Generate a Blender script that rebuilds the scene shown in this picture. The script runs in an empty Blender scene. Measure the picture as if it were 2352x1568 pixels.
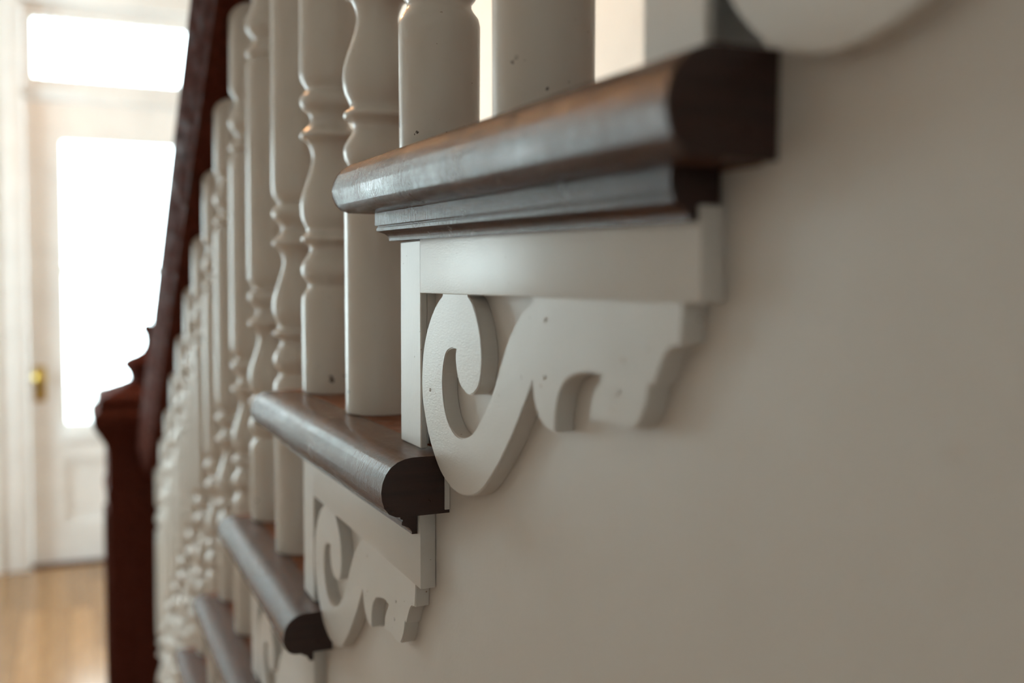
import bpy, bmesh, math, random
from mathutils import Vector, Matrix

random.seed(7)
scene = bpy.context.scene
COL = scene.collection

# ------------------------------------------------------------------ camera
CAM_Z = 1.362
YAW, PITCH = 0.420169, 0.041873
cam_data = bpy.data.cameras.new('camera')
cam = bpy.data.objects.new('camera', cam_data)
COL.objects.link(cam)
cam.location = (0, 0, CAM_Z)
cam.rotation_euler = (math.pi / 2 - PITCH, -0.00087, -YAW)
cam_data.sensor_width = 36.0
cam_data.lens = 35.0
cam_data.shift_y = -43.75 / 2352
cam_data.clip_start = 0.02
cam_data.dof.use_dof = True
cam_data.dof.focus_distance = 0.585
cam_data.dof.aperture_fstop = 4.0
cam_data.dof.aperture_blades = 0
scene.camera = cam

# ------------------------------------------------------------------ world and light
WORLD = 7.6
world = bpy.data.worlds.new('overcast_sky')
scene.world = world
world.use_nodes = True
wn = world.node_tree
wn.nodes['Background'].inputs[0].default_value = (0.80, 0.955, 0.985, 1)
wn.nodes['Background'].inputs[1].default_value = WORLD

def portal(name, loc, rot, sx, sy):
    d = bpy.data.lights.new(name, 'AREA')
    d.shape = 'RECTANGLE'; d.size = sx; d.size_y = sy
    d.cycles.is_portal = True
    o = bpy.data.objects.new(name, d); COL.objects.link(o)
    o.location = loc; o.rotation_euler = rot
    return o

HP = math.pi / 2
Y_DOOR = 5.168            # inner face of the front wall
X_LEFT = -2.4             # inner face of the left wall
X_FAR = 1.22              # wall on the far side of the stairs
Y_BACK = -1.4
CEIL = 3.05
portal('daylight_door', (0.275, Y_DOOR + 0.2, 1.36), (-HP, 0, 0), 0.62, 1.36)
portal('daylight_transom', (0.275, Y_DOOR + 0.2, 2.45), (-HP, 0, 0), 0.84, 0.30)
portal('window_front_offscreen', (-1.175, Y_DOOR + 0.2, 1.375), (-HP, 0, 0), 0.95, 1.45)
portal('window_left_offscreen', (X_LEFT - 0.2, 4.335, 1.5), (0, -HP, 0), 2.6, 1.57)

vs = scene.view_settings
vs.view_transform = 'Standard'
vs.look = 'None'
vs.exposure = 1.0
vs.gamma = 1.0
vs.use_curve_mapping = False

# ------------------------------------------------------------------ material helpers
def new_mat(name):
    m = bpy.data.materials.new(name); m.use_nodes = True
    nt = m.node_tree
    return m, nt, nt.nodes['Principled BSDF']

def node(nt, typ, **kw):
    n = nt.nodes.new(typ)
    for k, v in kw.items(): setattr(n, k, v)
    return n

def coords(nt, scale=(1, 1, 1), world_space=False):
    mp = node(nt, 'ShaderNodeMapping')
    mp.inputs['Scale'].default_value = scale
    if world_space:
        g = node(nt, 'ShaderNodeNewGeometry'); nt.links.new(g.outputs['Position'], mp.inputs[0])
    else:
        t = node(nt, 'ShaderNodeTexCoord'); nt.links.new(t.outputs['Object'], mp.inputs[0])
    return mp.outputs[0]

def noise(nt, vec, scale, detail=4, rough=0.55):
    n = node(nt, 'ShaderNodeTexNoise')
    n.inputs['Scale'].default_value = scale
    n.inputs['Detail'].default_value = detail
    n.inputs['Roughness'].default_value = rough
    nt.links.new(vec, n.inputs['Vector'])
    return n.outputs['Fac']

def ramp(nt, fac, stops):
    r = node(nt, 'ShaderNodeValToRGB')
    el = r.color_ramp.elements
    while len(el) < len(stops): el.new(0.5)
    for e, (p, c) in zip(el, stops):
        e.position = p; e.color = (*c, 1) if len(c) == 3 else c
    nt.links.new(fac, r.inputs[0])
    return r.outputs[0]

def mix(nt, fac, a, b, blend='MIX'):
    m = node(nt, 'ShaderNodeMix', data_type='RGBA', blend_type=blend)
    for sock, v in ((m.inputs[0], fac), (m.inputs[6], a), (m.inputs[7], b)):
        if hasattr(v, 'is_linked') or hasattr(v, 'links'): nt.links.new(v, sock)
        elif isinstance(v, (int, float)): sock.default_value = v
        else: sock.default_value = (*v, 1)
    return m.outputs[2]

def bump(nt, bsdf, layers):
    prev = None
    for h, strength, dist in layers:
        b = node(nt, 'ShaderNodeBump')
        b.inputs['Strength'].default_value = strength
        b.inputs['Distance'].default_value = dist
        nt.links.new(h, b.inputs['Height'])
        if prev: nt.links.new(prev, b.inputs['Normal'])
        prev = b.outputs[0]
    nt.links.new(prev, bsdf.inputs['Normal'])

def paint(name, col, rough, brush=(1, 1, 1), amt=0.25, specks=True, world_space=False, var=0.05, spec=0.5):
    m, nt, b = new_mat(name)
    v = coords(nt, brush, world_space)
    v2 = coords(nt, (1, 1, 1), world_space)
    big = noise(nt, v2, 6, 3)
    c = ramp(nt, big, [(0.3, tuple(x * (1 - var) for x in col)), (0.7, tuple(min(1, x * (1 + var)) for x in col))])
    if specks:
        sp = noise(nt, v2, 260, 2)
        k = ramp(nt, sp, [(0.755, (0, 0, 0)), (0.775, (1, 1, 1))])
        c = mix(nt, k, c, (0.28, 0.2, 0.13))
    nt.links.new(c, b.inputs['Base Color'])
    b.inputs['Roughness'].default_value = rough
    b.inputs['Specular IOR Level'].default_value = spec
    bump(nt, b, [(noise(nt, v, 120, 5, 0.6), amt, 0.0012), (noise(nt, v2, 420, 2), amt * 0.2, 0.0004), (noise(nt, v2, 28, 4), amt * 0.7, 0.003)])
    return m

def wood(name, dark, light, rough, grain=(14, 1.2, 14), amt=0.3, worn=None, spec=0.55):
    m, nt, b = new_mat(name)
    v = coords(nt, grain)
    g = noise(nt, v, 9, 8, 0.65)
    c = ramp(nt, g, [(0.32, dark), (0.68, light)])
    v2 = coords(nt)
    if worn:
        w = noise(nt, v2, 14, 6, 0.7)
        k = ramp(nt, w, [(0.55, (0, 0, 0)), (0.72, (0.8, 0.8, 0.8))])
        c = mix(nt, k, c, worn)
    nt.links.new(c, b.inputs['Base Color'])
    rr = node(nt, 'ShaderNodeMapRange')
    rr.inputs[1].default_value = 0.3; rr.inputs[2].default_value = 0.7
    rr.inputs[3].default_value = rough * 0.7; rr.inputs[4].default_value = rough * 1.9
    nt.links.new(noise(nt, v2, 35, 6, 0.7), rr.inputs[0])
    nt.links.new(rr.outputs[0], b.inputs['Roughness'])
    b.inputs['Specular IOR Level'].default_value = spec
    v3 = coords(nt, (10, 70, 10))
    bump(nt, b, [(noise(nt, v3, 9, 5, 0.7), amt, 0.0022), (noise(nt, v2, 900, 3, 0.6), amt, 0.0006)])
    return m

def plain(name, col, rough, metal=0.0):
    m, nt, b = new_mat(name)
    v = coords(nt)
    f = noise(nt, v, 20, 3)
    c = ramp(nt, f, [(0.3, tuple(x * 0.94 for x in col)), (0.7, tuple(min(1, x * 1.05) for x in col))])
    nt.links.new(c, b.inputs['Base Color'])
    b.inputs['Roughness'].default_value = rough
    b.inputs['Metallic'].default_value = metal
    return m

M = {}
M['trim'] = paint('cream_gloss_paint', (0.66, 0.628, 0.59), 0.32, (1, 3, 9), 0.13, spec=0.15)
M['trim_v'] = paint('cream_gloss_paint_riser', (0.66, 0.628, 0.59), 0.32, (6, 9, 1), 0.2, spec=0.26)
M['bal'] = paint('cream_baluster_paint', (0.64, 0.585, 0.52), 0.27, (1, 1, 1), 0.06)
def worn_foot(m):
    nt = m.node_tree; b = nt.nodes['Principled BSDF']
    src = b.inputs['Base Color'].links[0].from_socket
    t = node(nt, 'ShaderNodeTexCoord'); oi = node(nt, 'ShaderNodeObjectInfo')
    k = node(nt, 'ShaderNodeMath', operation='MULTIPLY'); k.inputs[1].default_value = 7.0
    nt.links.new(oi.outputs['Random'], k.inputs[0])
    va = node(nt, 'ShaderNodeVectorMath', operation='ADD')
    nt.links.new(t.outputs['Object'], va.inputs[0]); nt.links.new(k.outputs[0], va.inputs[1])
    chips = ramp(nt, noise(nt, va.outputs[0], 110, 3, 0.5), [(0.69, (0, 0, 0)), (0.705, (1, 1, 1))])
    sep = node(nt, 'ShaderNodeSeparateXYZ'); nt.links.new(t.outputs['Object'], sep.inputs[0])
    low = node(nt, 'ShaderNodeMapRange')
    low.inputs[1].default_value = 0.034; low.inputs[2].default_value = 0.026
    nt.links.new(sep.outputs[2], low.inputs[0])
    mm = node(nt, 'ShaderNodeMath', operation='MULTIPLY')
    nt.links.new(chips, mm.inputs[0]); nt.links.new(low.outputs[0], mm.inputs[1])
    nt.links.new(mix(nt, mm.outputs[0], src, (0.05, 0.025, 0.015)), b.inputs['Base Color'])
worn_foot(M['bal'])
M['wall'] = paint('beige_wall_paint', (0.61, 0.56, 0.51), 0.5, (1, 1, 1), 0.2, specks=False, world_space=True, var=0.03)
M['farwall'] = paint('warm_white_plaster', (0.66, 0.60, 0.53), 0.6, (1, 1, 1), 0.2, specks=False, world_space=True)
M['hallwall'] = paint('white_hall_plaster', (0.84, 0.84, 0.83), 0.6, (1, 1, 1), 0.15, specks=False, world_space=True)
M['door'] = paint('white_door_paint', (0.86, 0.87, 0.88), 0.32, (1, 1, 1), 0.05, specks=False)
M['wood'] = wood('dark_mahogany_varnish', (0.034, 0.011, 0.005), (0.115, 0.038, 0.016), 0.16, amt=0.6, spec=0.32, worn=(0.14, 0.06, 0.03))
M['tread'] = wood('brown_tread_varnish', (0.12, 0.035, 0.011), (0.30, 0.095, 0.034), 0.34, spec=0.22, grain=(1.2, 14, 14))
M['endgrain'] = wood('dark_end_grain', (0.013, 0.0045, 0.0035), (0.034, 0.011, 0.008), 0.3, grain=(2, 2, 30), amt=0.15)
M['rail'] = wood('red_brown_rail_varnish', (0.038, 0.010, 0.007), (0.11, 0.028, 0.017), 0.60, amt=0.1, spec=0.05)
M['brass'] = plain('aged_brass', (0.55, 0.40, 0.10), 0.32, 1.0)
M['dark'] = plain('dark_underside', (0.02, 0.016, 0.013), 0.8)
M['stone'] = plain('pale_porch_stone', (0.5, 0.5, 0.48), 0.8)

def plank_mat():
    m, nt, b = new_mat('oak_floor_varnish')
    v = coords(nt, (12, 1, 12))
    g = noise(nt, v, 5, 7, 0.65)
    oi = node(nt, 'ShaderNodeObjectInfo')
    c1 = ramp(nt, g, [(0.3, (0.30, 0.17, 0.075)), (0.7, (0.44, 0.27, 0.13))])
    c2 = ramp(nt, oi.outputs['Random'], [(0.0, (0.72, 0.68, 0.66)), (1.0, (1.15, 1.05, 0.95))])
    c = mix(nt, 1.0, c1, c2, 'MULTIPLY')
    nt.links.new(c, b.inputs['Base Color'])
    b.inputs['Roughness'].default_value = 0.2
    return m
M['plank'] = plank_mat()

def glass_mat():
    m, nt, b = new_mat('window_glass')
    nt.nodes.remove(b)
    out = nt.nodes['Material Output']
    tr = node(nt, 'ShaderNodeBsdfTransparent'); tr.inputs[0].default_value = (0.95, 0.97, 0.97, 1)
    gl = node(nt, 'ShaderNodeBsdfGlossy'); gl.inputs['Roughness'].default_value = 0.02
    fr = node(nt, 'ShaderNodeFresnel'); fr.inputs[0].default_value = 1.45
    mx = node(nt, 'ShaderNodeMixShader')
    nt.links.new(fr.outputs[0], mx.inputs[0]); nt.links.new(tr.outputs[0], mx.inputs[1]); nt.links.new(gl.outputs[0], mx.inputs[2])
    nt.links.new(mx.outputs[0], out.inputs[0])
    return m
M['glass'] = glass_mat()

def lamp_mat(name, col, power):
    m, nt, b = new_mat(name)
    b.inputs['Base Color'].default_value = (0.9, 0.75, 0.55, 1)
    b.inputs['Emission Color'].default_value = (*col, 1)
    b.inputs['Emission Strength'].default_value = power
    return m
M['lamp'] = lamp_mat('warm_lit_glass_shade', (1.0, 0.50, 0.20), 140.0)

# ------------------------------------------------------------------ mesh helpers
def finish(name, bm, mat, parent=None, angle=35):
    bmesh.ops.recalc_face_normals(bm, faces=bm.faces[:])
    lim = math.radians(angle)
    for e in bm.edges:
        e.smooth = len(e.link_faces) == 2 and e.calc_face_angle(0) < lim
    for f in bm.faces: f.smooth = True
    me = bpy.data.meshes.new(name); bm.to_mesh(me); bm.free()
    me.materials.append(mat)
    o = bpy.data.objects.new(name, me); COL.objects.link(o)
    if parent is not None: o.parent = parent
    return o

def empty(name, loc=(0, 0, 0)):
    o = bpy.data.objects.new(name, None); COL.objects.link(o); o.location = loc
    o.empty_display_size = 0.05
    return o

def tag(o, label=None, cat=None, group=None, kind=None):
    if label: o['label'] = label
    if cat: o['category'] = cat
    if group: o['group'] = group
    if kind: o['kind'] = kind
    return o

def copy_tree(o, parent=None):
    c = o.copy(); COL.objects.link(c); c.parent = parent
    for ch in o.children: copy_tree(ch, c)
    return c

def add_box(bm, x0, x1, y0, y1, z0, z1, bevel=0.0, seg=2):
    vs_ = [bm.verts.new(p) for p in ((x0, y0, z0), (x1, y0, z0), (x1, y1, z0), (x0, y1, z0), (x0, y0, z1), (x1, y0, z1), (x1, y1, z1), (x0, y1, z1))]
    fs = [bm.faces.new([vs_[i] for i in q]) for q in ((0, 3, 2, 1), (4, 5, 6, 7), (0, 1, 5, 4), (1, 2, 6, 5), (2, 3, 7, 6), (3, 0, 4, 7))]
    if bevel:
        es = list({e for f in fs for e in f.edges})
        bmesh.ops.bevel(bm, geom=es, offset=bevel, segments=seg, affect='EDGES', profile=0.5)

def box(name, x0, x1, y0, y1, z0, z1, mat, parent=None, bevel=0.0):
    bm = bmesh.new(); add_box(bm, x0, x1, y0, y1, z0, z1, bevel)
    return finish(name, bm, mat, parent)

def boxes(name, L, mat, parent=None, bevel=0.0):
    bm = bmesh.new()
    for b in L: add_box(bm, *b, bevel)
    return finish(name, bm, mat, parent)

def lathe(name, prof, seg, mat, parent=None, sides_square=False, angle=40):
    """prof: (r, z) from bottom to top. sides_square makes a four-sided turning."""
    bm = bmesh.new()
    rings = []
    n = 4 if sides_square else seg
    for r, z in prof:
        ring = []
        for i in range(n):
            t = 2 * math.pi * i / n + (math.pi / 4 if sides_square else 0)
            k = math.sqrt(2) if sides_square else 1
            ring.append(bm.verts.new((r * k * math.cos(t), r * k * math.sin(t), z)))
        rings.append(ring)
    for a, b in zip(rings[:-1], rings[1:]):
        for i in range(n):
            bm.faces.new((a[i], a[(i + 1) % n], b[(i + 1) % n], b[i]))
    bm.faces.new(rings[0][::-1]); bm.faces.new(rings[-1])
    return finish(name, bm, mat, parent, angle)

def spline(pts, sub=4):
    """centripetal-ish Catmull-Rom through an open list of 2D points"""
    out = []
    n = len(pts)
    if n < 3: return list(pts)
    for i in range(n - 1):
        p0 = pts[i - 1] if i else (2 * pts[0][0] - pts[1][0], 2 * pts[0][1] - pts[1][1])
        p1, p2 = pts[i], pts[i + 1]
        p3 = pts[i + 2] if i + 2 < n else (2 * p2[0] - p1[0], 2 * p2[1] - p1[1])
        for s in range(sub):
            t = s / sub
            out.append(tuple(0.5 * (2 * p1[k] + (p2[k] - p0[k]) * t + (2 * p0[k] - 5 * p1[k] + 4 * p2[k] - p3[k]) * t * t
                                    + (3 * p1[k] - p0[k] - 3 * p2[k] + p3[k]) * t ** 3) for k in (0, 1)))
    out.append(tuple(pts[-1]))
    return out

def slab_yz(name, pts, x0, x1, mat, parent=None, bevel=0.0, smooth=0, angle=35):
    """polygon in (y, z) given thickness from x0 to x1"""
    bm = bmesh.new()
    a = [bm.verts.new((x0, y, z)) for y, z in pts]
    b = [bm.verts.new((x1, y, z)) for y, z in pts]
    fa = bm.faces.new(a); fb = bm.faces.new(b[::-1])
    n = len(pts)
    for i in range(n):
        bm.faces.new((a[i], b[i], b[(i + 1) % n], a[(i + 1) % n]))
    bmesh.ops.recalc_face_normals(bm, faces=bm.faces[:])
    if bevel:
        bmesh.ops.bevel(bm, geom=[e for e in fa.edges], offset=bevel, segments=2, affect='EDGES', clamp_overlap=True)
    big = [f for f in bm.faces if len(f.verts) > 4]
    bmesh.ops.triangulate(bm, faces=big)
    return finish(name, bm, mat, parent, angle)

# ------------------------------------------------------------------ dimensions of the stair
RUN, RISE = 0.2907, 0.18
XB = 0.1936               # front plane of brackets and riser ends
XW = 0.2033               # face of the stair wall
NOSE_X = 0.1615           # outermost edge of the return nosing
def zt(k): return 1.62 - RISE * k            # top of tread k (k = 8 is the lowest step)
def ys(k): return 0.607 + RUN * (k - 1)      # front face of riser under tread k
KS = list(range(-1, 9))
ORD = {1: 'first', 2: 'second', 3: 'third', 4: 'fourth', 5: 'fifth', 6: 'sixth', 7: 'seventh', 8: 'eighth', 9: 'ninth', 10: 'tenth'}
def nth(k): return ORD[9 - k]

# ------------------------------------------------------------------ the setting
def st(o): return tag(o, kind='structure')
fl = st(box('floor', X_LEFT, X_FAR, Y_BACK, Y_DOOR + 0.15, -0.12, -0.015, M['dark']))
bm = bmesh.new(); add_box(bm, -0.0435, 0.0435, -0.7, 0.7, -0.0148, 0.0, 0.0012, 1)
DX_ = (-0.185, 0.735)
plank0 = finish('plank', bm, M['plank'], fl)
px_ = X_LEFT + 0.045; first = True
while px_ < X_FAR - 0.04:
    y0 = 2.62 if px_ > 0.3 else Y_BACK + 0.002      # nothing is laid under the closed stair
    yend = Y_DOOR + 0.028 if DX_[0] < px_ - 0.045 and px_ + 0.045 < DX_[1] else Y_DOOR - 0.001
    yy = y0
    while yy < yend - 0.01:
        ln = min(random.uniform(0.9, 1.7), yend - yy)
        if yend - yy - ln < 0.3: ln = yend - yy
        if first: o = plank0; first = False
        else: o = plank0.copy(); COL.objects.link(o)
        o.location = (px_, yy + ln / 2, 0); o.scale = (1, (ln - 0.0015) / 1.4, 1)
        yy += ln
    px_ += 0.0885

st(box('ceiling', X_LEFT, X_FAR, Y_BACK, Y_DOOR + 0.15, CEIL, CEIL + 0.1, M['hallwall']))
DX0, DX1 = -0.185, 0.735          # door opening
TZ1 = 2.66                        # top of the transom opening
WX0, WX1, WZ0, WZ1 = -1.65, -0.7, 0.65, 2.1
yo, yi = Y_DOOR + 0.15, Y_DOOR
st(boxes('wall_front', [
    (X_LEFT - 0.15, WX0, yi, yo, 0, CEIL), (WX0, WX1, yi, yo, 0, WZ0), (WX0, WX1, yi, yo, WZ1, CEIL),
    (WX1, DX0, yi, yo, 0, CEIL), (DX0, DX1, yi, yo, TZ1, CEIL), (DX1, X_FAR + 0.15, yi, yo, 0, CEIL)], M['hallwall']))
S1 = (3.55, 5.12)
SZ0, SZ1 = 0.2, 2.8
xo, xi = X_LEFT - 0.15, X_LEFT
st(boxes('wall_left', [
    (xo, xi, Y_BACK, S1[0], 0, CEIL), (xo, xi, S1[0], S1[1], 0, SZ0), (xo, xi, S1[0], S1[1], SZ1, CEIL),
    (xo, xi, S1[1], Y_DOOR, 0, CEIL)], M['hallwall']))
st(box('wall_right', X_FAR, X_FAR + 0.15, Y_BACK, Y_DOOR, 0, CEIL, M['farwall']))
st(box('wall_back', X_LEFT - 0.15, X_FAR + 0.15, Y_BACK - 0.15, Y_BACK, 0, CEIL, M['hallwall']))
st(box('floor_porch', -6, 6, yo + 0.001, yo + 9, -0.2, -0.03, M['stone']))

# stair wall: closed in under the steps, stepped along its upper edge
pts = [(Y_BACK + 0.01, 0.0)]
pts.append((ys(8) - 0.012, 0.0))
for k in range(8, -2, -1):
    y1 = ys(k) - 0.012
    top = zt(k) - 0.0342 - (0.007 if k == 1 else 0)
    pts.append((y1, top))
    if k > -1:
        y0 = ys(k - 1) - 0.012
        if k >= 1:
            zz = zt(k) - 0.002
            pts += [(y0 - 0.045, top), (y0 - 0.045, zz + 0.010), (y0 - 0.030, zz + 0.024), (y0, zz + 0.028)]
pts.append((Y_BACK + 0.01, zt(-1) - 0.0342))
sw = st(slab_yz('wall_stair', pts, XW, XW + 0.028, M['wall']))

# ------------------------------------------------------------------ windows and door
def window(name, c, w, z0, z1, axis):
    root = st(empty(name, c))
    t = 0.055
    def bx_(a0, a1, h0, h1, d0, d1):
        return (a0, a1, d0, d1, h0, h1) if axis == 'x' else (d0, d1, a0, a1, h0, h1)
    h = z1 - z0
    s = 1 if axis == 'x' else -1
    def D(a, b): return (a, b) if s > 0 else (-b, -a)
    d = D(0.02, 0.08)
    boxes('window_frame', [bx_(-w / 2 + 0.001, -w / 2 + t, 0.001, h - 0.001, *d), bx_(w / 2 - t, w / 2 - 0.001, 0.001, h - 0.001, *d),
                           bx_(-w / 2 + t, w / 2 - t, 0.001, t, *d), bx_(-w / 2 + t, w / 2 - t, h - t, h - 0.001, *d),
                           bx_(-w / 2 + t, w / 2 - t, h / 2 - 0.02, h / 2 + 0.02, *d)], M['door'], root, 0.003)
    g = D(0.048, 0.052)
    boxes('pane', [bx_(-w / 2 + t, w / 2 - t, t, h / 2 - 0.02, *g)], M['glass'], root)
    boxes('pane', [bx_(-w / 2 + t, w / 2 - t, h / 2 + 0.02, h - t, *g)], M['glass'], root)
    c_ = D(-0.022, -0.001)
    boxes('casing', [bx_(-w / 2 - 0.09, -w / 2 + 0.01, -0.0, h + 0.09, *c_), bx_(w / 2 - 0.01, w / 2 + 0.09, 0.0, h + 0.09, *c_),
                     bx_(-w / 2 + 0.01, w / 2 - 0.01, h - 0.01, h + 0.09, *c_)], M['door'], root, 0.003)
    sl = D(-0.05, -0.001)
    boxes('window_sill', [bx_(-w / 2 - 0.1, w / 2 + 0.1, -0.035, -0.001, *sl)], M['door'], root, 0.004)
    return root
window('window_1', ((WX0 + WX1) / 2, Y_DOOR, WZ0), WX1 - WX0, WZ0, WZ1, 'x')
window('window_2', (X_LEFT, sum(S1) / 2, SZ0), S1[1] - S1[0], SZ0, SZ1, 'y')

# front door with a tall glazed light and a transom above
door = st(empty('door_1', ((DX0 + DX1) / 2, Y_DOOR, 0)))
def dx(x): return x - (DX0 + DX1) / 2
GX0, GX1, GZ0, GZ1 = -0.022, 0.572, 0.682, 2.03
DL, DR, DT = -0.172, 0.722, 2.205
d0, d1 = 0.03, 0.075
boxes('door_leaf', [(dx(DL), dx(GX0), d0, d1, 0.012, DT), (dx(GX1), dx(DR), d0, d1, 0.012, DT),
                    (dx(GX0), dx(GX1), d0, d1, GZ1, DT), (dx(GX0), dx(GX1), d0, d1, 0.50, GZ0),
                    (dx(GX0), dx(GX1), d0, d1, 0.012, 0.2), (dx(GX0), dx(GX1), d0 + 0.014, d1 - 0.01, 0.2, 0.50)], M['door'], door)
boxes('glazing_bead', [(dx(GX0), dx(GX0) + 0.012, d0 - 0.006, d0 + 0.02, GZ0, GZ1), (dx(GX1) - 0.012, dx(GX1), d0 - 0.006, d0 + 0.02, GZ0, GZ1),
                       (dx(GX0) + 0.012, dx(GX1) - 0.012, d0 - 0.006, d0 + 0.02, GZ1 - 0.012, GZ1)], M['door'], door, 0.003)
boxes('glazing_sill', [(dx(GX0) - 0.01, dx(GX1) + 0.01, d0 - 0.02, d0 + 0.02, GZ0 - 0.085, GZ0)], M['door'], door, 0.006)
boxes('glazing_bar', [(dx(GX0), dx(GX1), d0 + 0.005, d0 + 0.035, 1.394, 1.426)], M['door'], door, 0.003)
boxes('pane', [(dx(GX0), dx(GX1), 0.05, 0.054, GZ0, 1.394)], M['glass'], door)
boxes('pane', [(dx(GX0), dx(GX1), 0.05, 0.054, 1.426, GZ1)], M['glass'], door)
boxes('jamb', [(dx(DX0) + 0.0005, dx(DL) - 0.002, 0.0, 0.12, 0, TZ1 - 0.001), (dx(DR) + 0.002, dx(DX1) - 0.0005, 0.0, 0.12, 0, TZ1 - 0.001)], M['door'], door)
boxes('transom_rail', [(dx(DL), dx(DR), 0.012, 0.11, DT + 0.004, 2.265)], M['door'], door, 0.006)
TG = (-0.128, 0.68, 2.315, 2.588)
boxes('transom_sash', [(dx(DL), dx(TG[0]), 0.03, 0.075, 2.265, TZ1 - 0.001), (dx(TG[1]), dx(DR), 0.03, 0.075, 2.265, TZ1 - 0.001),
                       (dx(TG[0]), dx(TG[1]), 0.03, 0.075, 2.265, TG[2]), (dx(TG[0]), dx(TG[1]), 0.03, 0.075, TG[3], TZ1 - 0.001)], M['door'], door)
boxes('pane', [(dx(TG[0]), dx(TG[1]), 0.05, 0.054, TG[2], TG[3])], M['glass'], door)
bm = bmesh.new()
n = 17
for i in range(n):
    x = dx(TG[0] + (TG[1] - TG[0]) * (i + 0.5) / n)
    for z in (TG[2], TG[3]):
        mtx = Matrix.Translation((x, 0.045, z)) @ Matrix.Diagonal((0.012, 0.006, 0.010, 1))
        bmesh.ops.create_uvsphere(bm, u_segments=10, v_segments=6, radius=1.0, matrix=mtx)
finish('scalloped_trim', bm, M['door'], door)
boxes('casing', [(dx(DX0) - 0.115, dx(DX0) + 0.008, -0.026, -0.001, 0, TZ1 + 0.12), (dx(DX1) - 0.008, dx(DX1) + 0.115, -0.026, -0.001, 0, TZ1 + 0.12),
                 (dx(DX0) + 0.008, dx(DX1) - 0.008, -0.026, -0.001, TZ1, TZ1 + 0.12)], M['door'], door, 0.004)
boxes('casing_back_band', [(dx(DX0) - 0.14, dx(DX0) - 0.108, -0.04, -0.001, 0, TZ1 + 0.14), (dx(DX1) + 0.108, dx(DX1) + 0.14, -0.04, -0.001, 0, TZ1 + 0.14)], M['door'], door, 0.004)
boxes('threshold', [(dx(DL), dx(DR), -0.02, 0.1, 0.001, 0.012)], M['wood'], door, 0.003)
pl = boxes('lock_plate', [(dx(-0.123) - 0.024, dx(-0.123) + 0.024, d0 - 0.004, d0, 0.79, 0.955)], M['brass'], door, 0.0015)
kn = lathe('door_knob', [(0.012, 0.0), (0.009, 0.008), (0.009, 0.026), (0.02, 0.034), (0.027, 0.045), (0.027, 0.054), (0.018, 0.063), (0.002, 0.066)], 20, M['brass'], pl)
kn.location = (dx(-0.123), d0 - 0.004, 0.905); kn.rotation_euler = (HP, 0, 0)
op = boxes('transom_opener', [(dx(-0.062), dx(-0.044), d0 - 0.012, d0 - 0.001, 2.592, 2.655)], M['glass'] if False else M['door'], door, 0.003)

# baseboards of the hall
st(boxes('baseboard_front', [(X_LEFT + 0.001, dx(0) * 0 + DX0 - 0.142, Y_DOOR - 0.018, Y_DOOR - 0.001, 0.0, 0.18), (DX1 + 0.142, X_FAR - 0.001, Y_DOOR - 0.018, Y_DOOR - 0.001, 0.0, 0.18)], M['door'], None, 0.003))
st(boxes('baseboard_stair', [(XW - 0.016, XW - 0.0005, Y_BACK + 0.01, ys(8) - 0.03, 0.0, 0.17)], M['trim'], None, 0.003))

# ------------------------------------------------------------------ stair treads
NOSE = [(0.055, 0.0), (0.019, 0.0), (0.0145, -0.0006), (0.0100, -0.0022), (0.0060, -0.0050), (0.0030, -0.0088), (0.0010, -0.0135), (0.0, -0.0190),
        (0.0006, -0.0240), (0.0022, -0.0285), (0.0050, -0.0320), (0.0090, -0.0338), (0.013, -0.0342), (0.055, -0.0342)]
# cove moulding: (distance in front of bracket plane, height) from top to bottom
COVE_PROFILE = [(0.0005, 0.0), (0.0113, 0.0), (0.0113, -0.0080), (0.0098, -0.0084), (0.0098, -0.0092), (0.0104, -0.0096), (0.0104, -0.0116), (0.0085, -0.0124),
        (0.0062, -0.0134), (0.0047, -0.0148), (0.0040, -0.0162), (0.0040, -0.0178), (0.0005, -0.0178)]

def sweep_L(bm, prof, y_near, y_far, x_out, x_end, cap=True):
    """sweep an outline (inward offset, height) along the side, around the front corner and along the front edge"""
    n = len(prof)
    A = [bm.verts.new((x_out + o, y_near, z)) for o, z in prof]
    r = 0.004
    B = [bm.verts.new((x_out + o, y_far - o, z)) for o, z in prof]
    C = [bm.verts.new((x_end, y_far - o, z)) for o, z in prof]
    for P, Q in ((A, B), (B, C)):
        for i in range(n - 1):
            bm.faces.new((P[i], P[i + 1], Q[i + 1], Q[i]))
        bm.faces.new((P[n - 1], P[0], Q[0], Q[n - 1]))
    bm.faces.new(A[::-1]); bm.faces.new(C)

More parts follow.
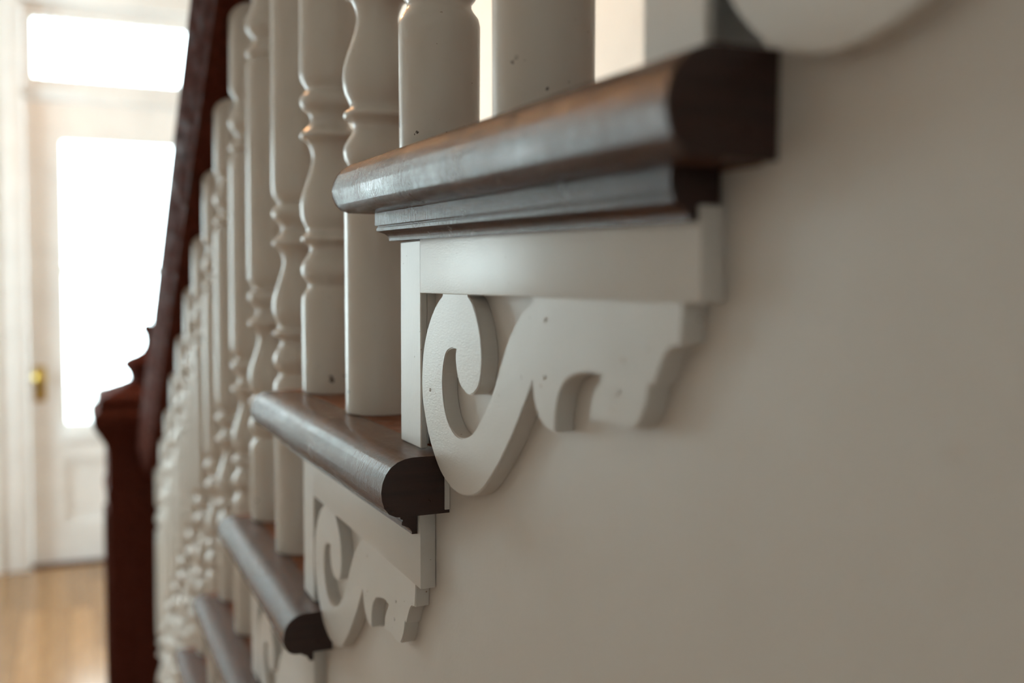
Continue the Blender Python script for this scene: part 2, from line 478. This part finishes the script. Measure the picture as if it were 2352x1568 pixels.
NEAR, FAR = 0.251 - 0.607, 0.655 - 0.607     # tread ends relative to the riser face
def make_tread(k):
    root = empty('stair_tread', (0, ys(k), zt(k)))
    w = 0.0418
    prof = [(min(o, w), z) for o, z in NOSE]
    # side piece: from the cut end to the mitre, proud of the stair wall
    bm = bmesh.new()
    n = len(prof)
    segs = 24
    rings = []
    for j in range(segs + 1):
        t = j / segs
        ring = []
        for o, z in prof:
            yf = FAR - o
            y = NEAR + (yf - NEAR) * t
            jit = 0.0
            if 0 < o < 0.02 and k <= 3:
                jit = 0.0003 * math.sin(31.0 * y + k)
            ring.append(bm.verts.new((NOSE_X + o + jit, y, z)))
        rings.append(ring)
    for P, Q in zip(rings[:-1], rings[1:]):
        for i in range(n):
            bm.faces.new((P[i], P[(i + 1) % n], Q[(i + 1) % n], Q[i]))
    bm.faces.new(rings[0][::-1]); bm.faces.new(rings[-1])
    rn = finish('return_nosing', bm, M['wood'], root, 42)
    rn.data.materials.append(M['endgrain'])
    for p in rn.data.polygons:
        if len(p.vertices) > 4: p.material_index = 1
    # board with the nosing along its front edge
    bm = bmesh.new()
    fr = prof
    a = [bm.verts.new((NOSE_X + min(o, w), FAR - o, z)) for o, z in fr]
    b = [bm.verts.new((X_FAR - 0.004, FAR - o, z)) for o, z in fr]
    m_ = len(fr)
    for i in range(m_ - 1):
        bm.faces.new((a[i], a[i + 1], b[i + 1], b[i]))
    xi_ = NOSE_X + w
    back = -RUN + 0.0015
    c0 = bm.verts.new((xi_, back, 0.0)); c1 = bm.verts.new((X_FAR - 0.004, back, 0.0))
    e0 = bm.verts.new((xi_, back, -0.0342)); e1 = bm.verts.new((X_FAR - 0.004, back, -0.0342))
    bm.faces.new((a[0], b[0], c1, c0)); bm.faces.new((a[-1], e0, e1, b[-1]))
    bm.faces.new((c0, c1, e1, e0))
    bm.faces.new([b[i] for i in range(m_)] + [e1, c1])
    bm.faces.new(a[::-1]); bm.faces.new((a[0], a[-1], e0, c0))
    finish('tread_board', bm, M['tread'], root, 42)
    # cove moulding under the nosing, mitred round the corner
    bm = bmesh.new()
    cn = -0.328
    COVE = [(-0.0085 if (k == 1 and o < 0.001) else o, z) for o, z in COVE_PROFILE]   # one moulding is a thicker replacement
    A = [bm.verts.new((XB - o, cn, z - 0.0344)) for o, z in COVE]
    B = [bm.verts.new((XB - o, o + 0.0065, z - 0.0344)) for o, z in COVE]
    C = [bm.verts.new((X_FAR - 0.005, max(o, -0.006) + 0.0065, z - 0.0344)) for o, z in COVE]
    n = len(COVE)
    for v, (o, z) in zip(B, COVE):
        if o < 0.001: v.co.y = 0.0005
    for v, (o, z) in zip(C, COVE):
        if o < 0.001: v.co.y = 0.0005
    for P, Q in ((A, B), (B, C)):
        for i in range(n):
            bm.faces.new((P[i], P[(i + 1) % n], Q[(i + 1) % n], Q[i]))
    bm.faces.new(A[::-1]); bm.faces.new(C)
    cm = finish('cove_moulding', bm, M['wood'], root, 25)
    cm.data.materials.append(M['endgrain'])
    for p in cm.data.polygons:
        if len(p.vertices) > 4: p.material_index = 1
    if k == 2: box('paint_line', XW - 0.0032, XW - 0.0004, NEAR - 0.0012, NEAR - 0.0001, -0.032, -0.006, M['trim'], root)
    tag(root, 'dark varnished wooden tread with rounded nosing, %s step up from the newel post' % nth(k), 'stair tread', 'treads of the staircase')
    return root

treads = {}
for k in KS:
    treads[k] = make_tread(k)
treads[1].rotation_euler = (math.radians(0.95), 0, 0)
treads[1].location.z -= 0.0005
treads[2].rotation_euler = (0, 0, math.radians(0.9))
treads[2].location.x -= 0.0055

# ------------------------------------------------------------------ risers
for k in KS:
    root = empty('stair_riser', (0, ys(k), zt(k + 1)))
    h = RISE - 0.0344 - 0.0004
    zb = 0.0004 - (0.0052 if k == 0 else 0)
    zs = zb
    if k == 0: zb = -0.0030
    if k == 1: h -= 0.0016
    box('riser_board', XW + 0.001, X_FAR - 0.004, -0.022, 0.0, zb, h, M['trim_v'], root)
    bm = bmesh.new(); add_box(bm, XB, XB + 0.0045, -0.039, 0.0, zs, h - 0.0002 - (0.017 if k == 1 else 0), 0.0007, 1)
    add_box(bm, XB + 0.0045, XW + 0.0005, -0.039, 0.0, zs + 0.036, h - 0.0004 - (0.017 if k == 1 else 0))
    finish('corner_strip', bm, M['trim_v'], root)
    tag(root, 'cream painted riser board under the %s tread up from the newel post' % nth(k), 'stair riser', 'risers of the staircase')

# ------------------------------------------------------------------ scroll brackets
SEG = {
 'outer_left': [(-0.0761,-0.0863), (-0.0651,-0.0923), (-0.0555,-0.1006), (-0.0485,-0.1094), (-0.0437,-0.1182), (-0.0410,-0.1288), (-0.0401,-0.1393), (-0.0413,-0.1488), (-0.0455,-0.1587), (-0.0519,-0.1691), (-0.0608,-0.1788), (-0.0718,-0.1871), (-0.0849,-0.1922), (-0.0996,-0.1946), (-0.1190,-0.1923), (-0.1322,-0.1874), (-0.1438,-0.1796), (-0.1559,-0.1694), (-0.1666,-0.1591), (-0.1768,-0.1479), (-0.1858,-0.1371), (-0.1922,-0.1290), (-0.1953,-0.1244)],
 'lobe': [(-0.1954,-0.1246), (-0.1975,-0.1326), (-0.2018,-0.1390), (-0.2086,-0.1431), (-0.2151,-0.1444), (-0.2191,-0.1444)],
 'arch': [(-0.2191,-0.1444), (-0.2192,-0.1390), (-0.2207,-0.1322), (-0.2238,-0.1258), (-0.2290,-0.1210), (-0.2363,-0.1178), (-0.2461,-0.1157), (-0.2538,-0.1155), (-0.2597,-0.1157)],
 'arch_r': [(-0.2597,-0.1157), (-0.2581,-0.1191), (-0.2551,-0.1214), (-0.2526,-0.1257), (-0.2511,-0.1308), (-0.2507,-0.1355)],
 'lobe2': [(-0.2507,-0.1355), (-0.2614,-0.1340), (-0.2709,-0.1341), (-0.2778,-0.1347), (-0.2844,-0.1337), (-0.2884,-0.1312), (-0.2919,-0.1267), (-0.2946,-0.1215), (-0.2959,-0.1162)],
 'step': [(-0.2959,-0.1162), (-0.2998,-0.1157)],
 'ogee': [(-0.2998,-0.1157), (-0.3009,-0.1132), (-0.3029,-0.1098), (-0.3055,-0.1058), (-0.3080,-0.1032), (-0.3112,-0.1014), (-0.3162,-0.1003)],
 'end': [(-0.3162,-0.1003), (-0.3177,-0.0880)],
 'S': [(-0.1959,-0.0873), (-0.1881,-0.0908), (-0.1800,-0.0961), (-0.1708,-0.1041), (-0.1621,-0.1151), (-0.1544,-0.1264), (-0.1485,-0.1349), (-0.1391,-0.1448), (-0.1292,-0.1532), (-0.1201,-0.1594), (-0.1096,-0.1628), (-0.0998,-0.1632), (-0.0908,-0.1607), (-0.0827,-0.1549), (-0.0774,-0.1457), (-0.0758,-0.1360), (-0.0770,-0.1276), (-0.0806,-0.1200), (-0.0853,-0.1169), (-0.0921,-0.1154), (-0.0977,-0.1154)],
 'hook': [(-0.0977,-0.1154), (-0.0968,-0.1189), (-0.0973,-0.1236), (-0.0999,-0.1305), (-0.1053,-0.1355), (-0.1128,-0.1383), (-0.1191,-0.1384), (-0.1252,-0.1362), (-0.1303,-0.1324), (-0.1334,-0.1253), (-0.1346,-0.1178), (-0.1336,-0.1104), (-0.1313,-0.1031), (-0.1273,-0.0965), (-0.1219,-0.0902), (-0.1155,-0.0862)],
}
def bracket_outline():
    top = -0.078
    out = [(SEG['outer_left'][0][0] - 0.003, top)]
    def ext(name, sub=4):
        p = spline(SEG[name], sub)
        if out and (abs(out[-1][0] - p[0][0]) + abs(out[-1][1] - p[0][1])) < 1.5e-3: p = p[1:]
        out.extend(p)
    ext('outer_left', 3)
    for nme in ('lobe', 'arch', 'arch_r', 'lobe2'): ext(nme, 3)
    ext('step', 1); ext('ogee', 3); ext('end', 1)
    out.append((SEG['end'][-1][0], top))
    out.append((SEG['S'][0][0] + 0.0006, top))
    ext('S', 3); ext('hook', 3)
    out.append((SEG['hook'][-1][0] + 0.002, top))
    return out
OUT = bracket_outline()
BAND_END = -0.3292
NAILS = [(-0.2085, -0.1212), (-0.2736, -0.1214), (-0.2768, -0.1086), (-0.2088, -0.0955), (-0.055, -0.142)]
def make_bracket(zb1=-0.0346):
    root = empty('scroll_bracket')
    slab_yz('scroll', OUT, XB + 0.0004, XW - 0.0002, M['trim'], root, 0.0006, angle=40)
    zb0 = -0.0855
    bm = bmesh.new(); add_box(bm, XB - 0.0004, XW - 0.0002, BAND_END, -0.0392, zb0, zb1, 0.0006, 2)
    finish('top_band', bm, M['trim'], root)
    for i, (y, z) in enumerate(NAILS):
        bm = bmesh.new()
        bmesh.ops.create_uvsphere(bm, u_segments=10, v_segments=6, radius=1.0, matrix=Matrix.Translation((XB + 0.0004, y, z)) @ Matrix.Diagonal((0.0007, 0.0012, 0.0012, 1)))
        finish('nail_head', bm, M['trim'], root)
    return root
b0 = make_bracket()
for i, k in enumerate(range(0, 9)):
    # the tread over the second bracket of the loop sags at its cut end, so its band is cut lower
    o = b0 if i == 0 else (make_bracket(-0.0526) if k == 1 else copy_tree(b0))
    o.location = (0, ys(k), zt(k))
    tag(o, 'cream painted scroll cut bracket under the %s tread up from the newel post' % nth(k), 'bracket', 'scroll brackets along the stair wall')

# ------------------------------------------------------------------ balusters
PROF = [(0.0, .0258), (.078, .0262), (.084, .0262), (.0885, .0252), (.0925, .0222), (.0955, .0206), (.0985, .0207), (.1015, .0232), (.106, .0258), (.1115, .0267), (.116, .0258), (.121, .0232), (.125, .0203),
        (.1285, .0188), (.132, .0192), (.1347, .0215), (.1360, .0252), (.1378, .0266), (.1400, .0266), (.1418, .0252), (.1435, .0222), (.146, .0213), (.1495, .0224), (.155, .0252), (.161, .0266), (.168, .0271),
        (.175, .0264), (.183, .0243), (.192, .0212), (.201, .0183), (.208, .0166), (.2135, .0161), (.219, .0172), (.2245, .0195), (.2275, .0225), (.2290, .0258), (.2306, .0271), (.2330, .0268), (.2350, .0250),
        (.2380, .0220), (.2415, .0188), (.2455, .0172), (.2495, .0180), (.2530, .0208), (.2560, .0245), (.2590, .0264), (.2630, .0268), (.2665, .0258), (.2690, .0235), (.2710, .0212), (.2735, .0210), (.2765, .0232),
        (.2810, .0257), (.2860, .0268), (.2950, .0270), (.5200, .0264), (.5310, .0262), (.5345, .0245), (.5365, .0222), (.5385, .0222), (.5400, .0250), (.5425, .0266), (.5465, .0266), (.5495, .0250), (.5530, .0215),
        (.5570, .0185), (.5605, .0182), (.5645, .0205), (.5690, .0245), (.5740, .0266), (.5790, .0268), (.5850, .0252), (.5920, .0222), (.6000, .0196), (.6060, .0192), (.6100, .0208), (.6135, .0240), (.6170, .0255), (.6230, .0257)]
RX = 0.2205                      # line of the balusters and of the rail
RAIL0 = 1.158 + CAM_Z            # underside of the rail at y = 0
SLOPE = RISE / RUN
def baluster(foot, top):
    z = [(r, 0.0 if i == 0 else zz + foot - 0.09) for i, (zz, r) in enumerate(PROF)]
    z.append((0.0257, top))
    o = lathe('baluster', z, 40, M['bal'], None, angle=60)
    # the head is cut to the slope of the rail
    for v in o.data.vertices:
        if v.co.z > top - 1e-5: v.co.z -= v.co.y * SLOPE
    return o
Yn, Yf = 0.455 - 0.607, 0.608 - 0.607
hn = RAIL0 - SLOPE * (ys(4) + Yn) - zt(4) - 0.001
hf = RAIL0 - SLOPE * (ys(4) + Yf) - zt(4) - 0.001
proto_n = baluster(0.178, hn); proto_f = baluster(0.09, hf)
used = set()
for k in range(0, 9):
    for kind in 'nf':
        p = proto_n if kind == 'n' else proto_f
        if kind in used: o = p.copy(); COL.objects.link(o)
        else: o = p; used.add(kind)
        dy = Yn if kind == 'n' else Yf
        dz = 0.0006
        if k == 1: dz = (-0.0026 if kind == 'n' else 0.0)
        o.location = (RX, ys(k) + dy, zt(k) + dz)
        o.rotation_euler = (0, 0, 0)
        tag(o, ('cream turned baluster with long plain foot on the %s step from the newel post' if kind == 'n' else
                'cream turned baluster with short plain foot on the %s step from the newel post') % nth(k), 'baluster', 'balusters of the staircase')

# ------------------------------------------------------------------ handrail
RAILP = [(-.0440, 0), (-.0450, .008), (-.0480, .016), (-.0535, .026), (-.0555, .034), (-.0560, .040), (-.0615, .056), (-.0640, .070), (-.0645, .082), (-.0620, .096), (-.0540, .108), (-.0400, .118), (-.0200, .124), (0, .126)]
prof = RAILP + [(-x, z) for x, z in RAILP[-2::-1]]
bm = bmesh.new()
ring = []
for y in (-0.05, 1.0, 2.0, 2.698):
    ring.append([bm.verts.new((RX + x, y, RAIL0 - SLOPE * y + z)) for x, z in prof])
n = len(prof)
for P, Q in zip(ring[:-1], ring[1:]):
    for i in range(n): bm.faces.new((P[i], P[(i + 1) % n], Q[(i + 1) % n], Q[i]))
bm.faces.new(ring[0][::-1]); bm.faces.new(ring[-1])
hr = finish('handrail', bm, M['rail'], None, 30)
tag(hr, 'dark red brown moulded handrail sloping down to the newel post', 'handrail')

# ------------------------------------------------------------------ newel post
NX, NY, NW = 0.194, 2.806, 0.106
nw = empty('newel_post', (NX, NY, 0))
tag(nw, 'dark stained box newel post with moulded cap and turned finial', 'newel post')
lathe('shaft', [(0.112, 0.0), (0.112, 0.16), (0.110, 0.175), (NW, 0.19), (NW, 0.80), (NW + 0.004, 0.808), (NW + 0.004, 0.826), (NW, 0.834), (NW, 0.93)], 4, M['rail'], nw, True, 20)
lathe('cap', [(NW + 0.001, 0.93), (NW + 0.004, 0.942), (NW + 0.012, 0.958), (0.128, 0.975), (0.139, 0.992), (0.142, 1.008), (0.139, 1.024), (0.127, 1.034), (0.125, 1.06), (0.121, 1.066), (0.056, 1.093), (0.05, 1.097)], 4, M['rail'], nw, True, 20)
lathe('finial', [(0.05, 1.095), (0.048, 1.105), (0.050, 1.118), (0.060, 1.130), (0.0645, 1.140), (0.062, 1.150), (0.050, 1.160), (0.030, 1.167), (0.016, 1.176), (0.0085, 1.19), (0.0075, 1.205), (0.009, 1.217),
                 (0.014, 1.226), (0.0165, 1.234), (0.0145, 1.243), (0.007, 1.249), (0.001, 1.251)], 28, M['rail'], nw)
for zc_, h0, h1 in ((0, 0.25, 0.76),):
    for sx, sy in ((0, -1), (-1, 0)):
        bm = bmesh.new()
        t = 0.007
        for (u0, u1, v0, v1) in ((-0.075, 0.075, h0, h0 + 0.02), (-0.075, 0.075, h1 - 0.02, h1), (-0.075, -0.055, h0 + 0.02, h1 - 0.02), (0.055, 0.075, h0 + 0.02, h1 - 0.02)):
            if sy: add_box(bm, u0, u1, -NW - t, -NW + 0.001, v0, v1, 0.003, 2)
            else: add_box(bm, -NW - t, -NW + 0.001, u0, u1, v0, v1, 0.003, 2)
        finish('panel_moulding', bm, M['rail'], nw)

# ------------------------------------------------------------------ ceiling lamp in the hall beside the stairs
def hanging_lamp(name, x, y, drop, mat, label):
    lp = empty(name, (x, y, CEIL))
    tag(lp, label, 'lamp')
    lathe('ceiling_rose', [(0.02, -0.03), (0.055, -0.02), (0.055, -0.001)], 28, M['brass'], lp)
    d = -drop
    lathe('rod', [(0.005, d - 0.02), (0.005, -0.029)], 10, M['brass'], lp)
    sh = lathe('lamp_shade_offscreen', [(0.008, -0.135), (0.026, -0.13), (0.042, -0.118), (0.05, -0.098), (0.05, -0.075), (0.044, -0.05), (0.034, -0.031)], 28, mat, lp)
    cp = lathe('shade_cap', [(0.036, -0.0305), (0.034, -0.02), (0.012, -0.008)], 24, M['brass'], lp)
    for o in (sh, cp): o.location.z = d
hanging_lamp('pendant_lamp_offscreen', 0.03, 2.85, 0.44, M['lamp'], 'warm orange glass pendant lamp hanging in the hall beside the handrail')
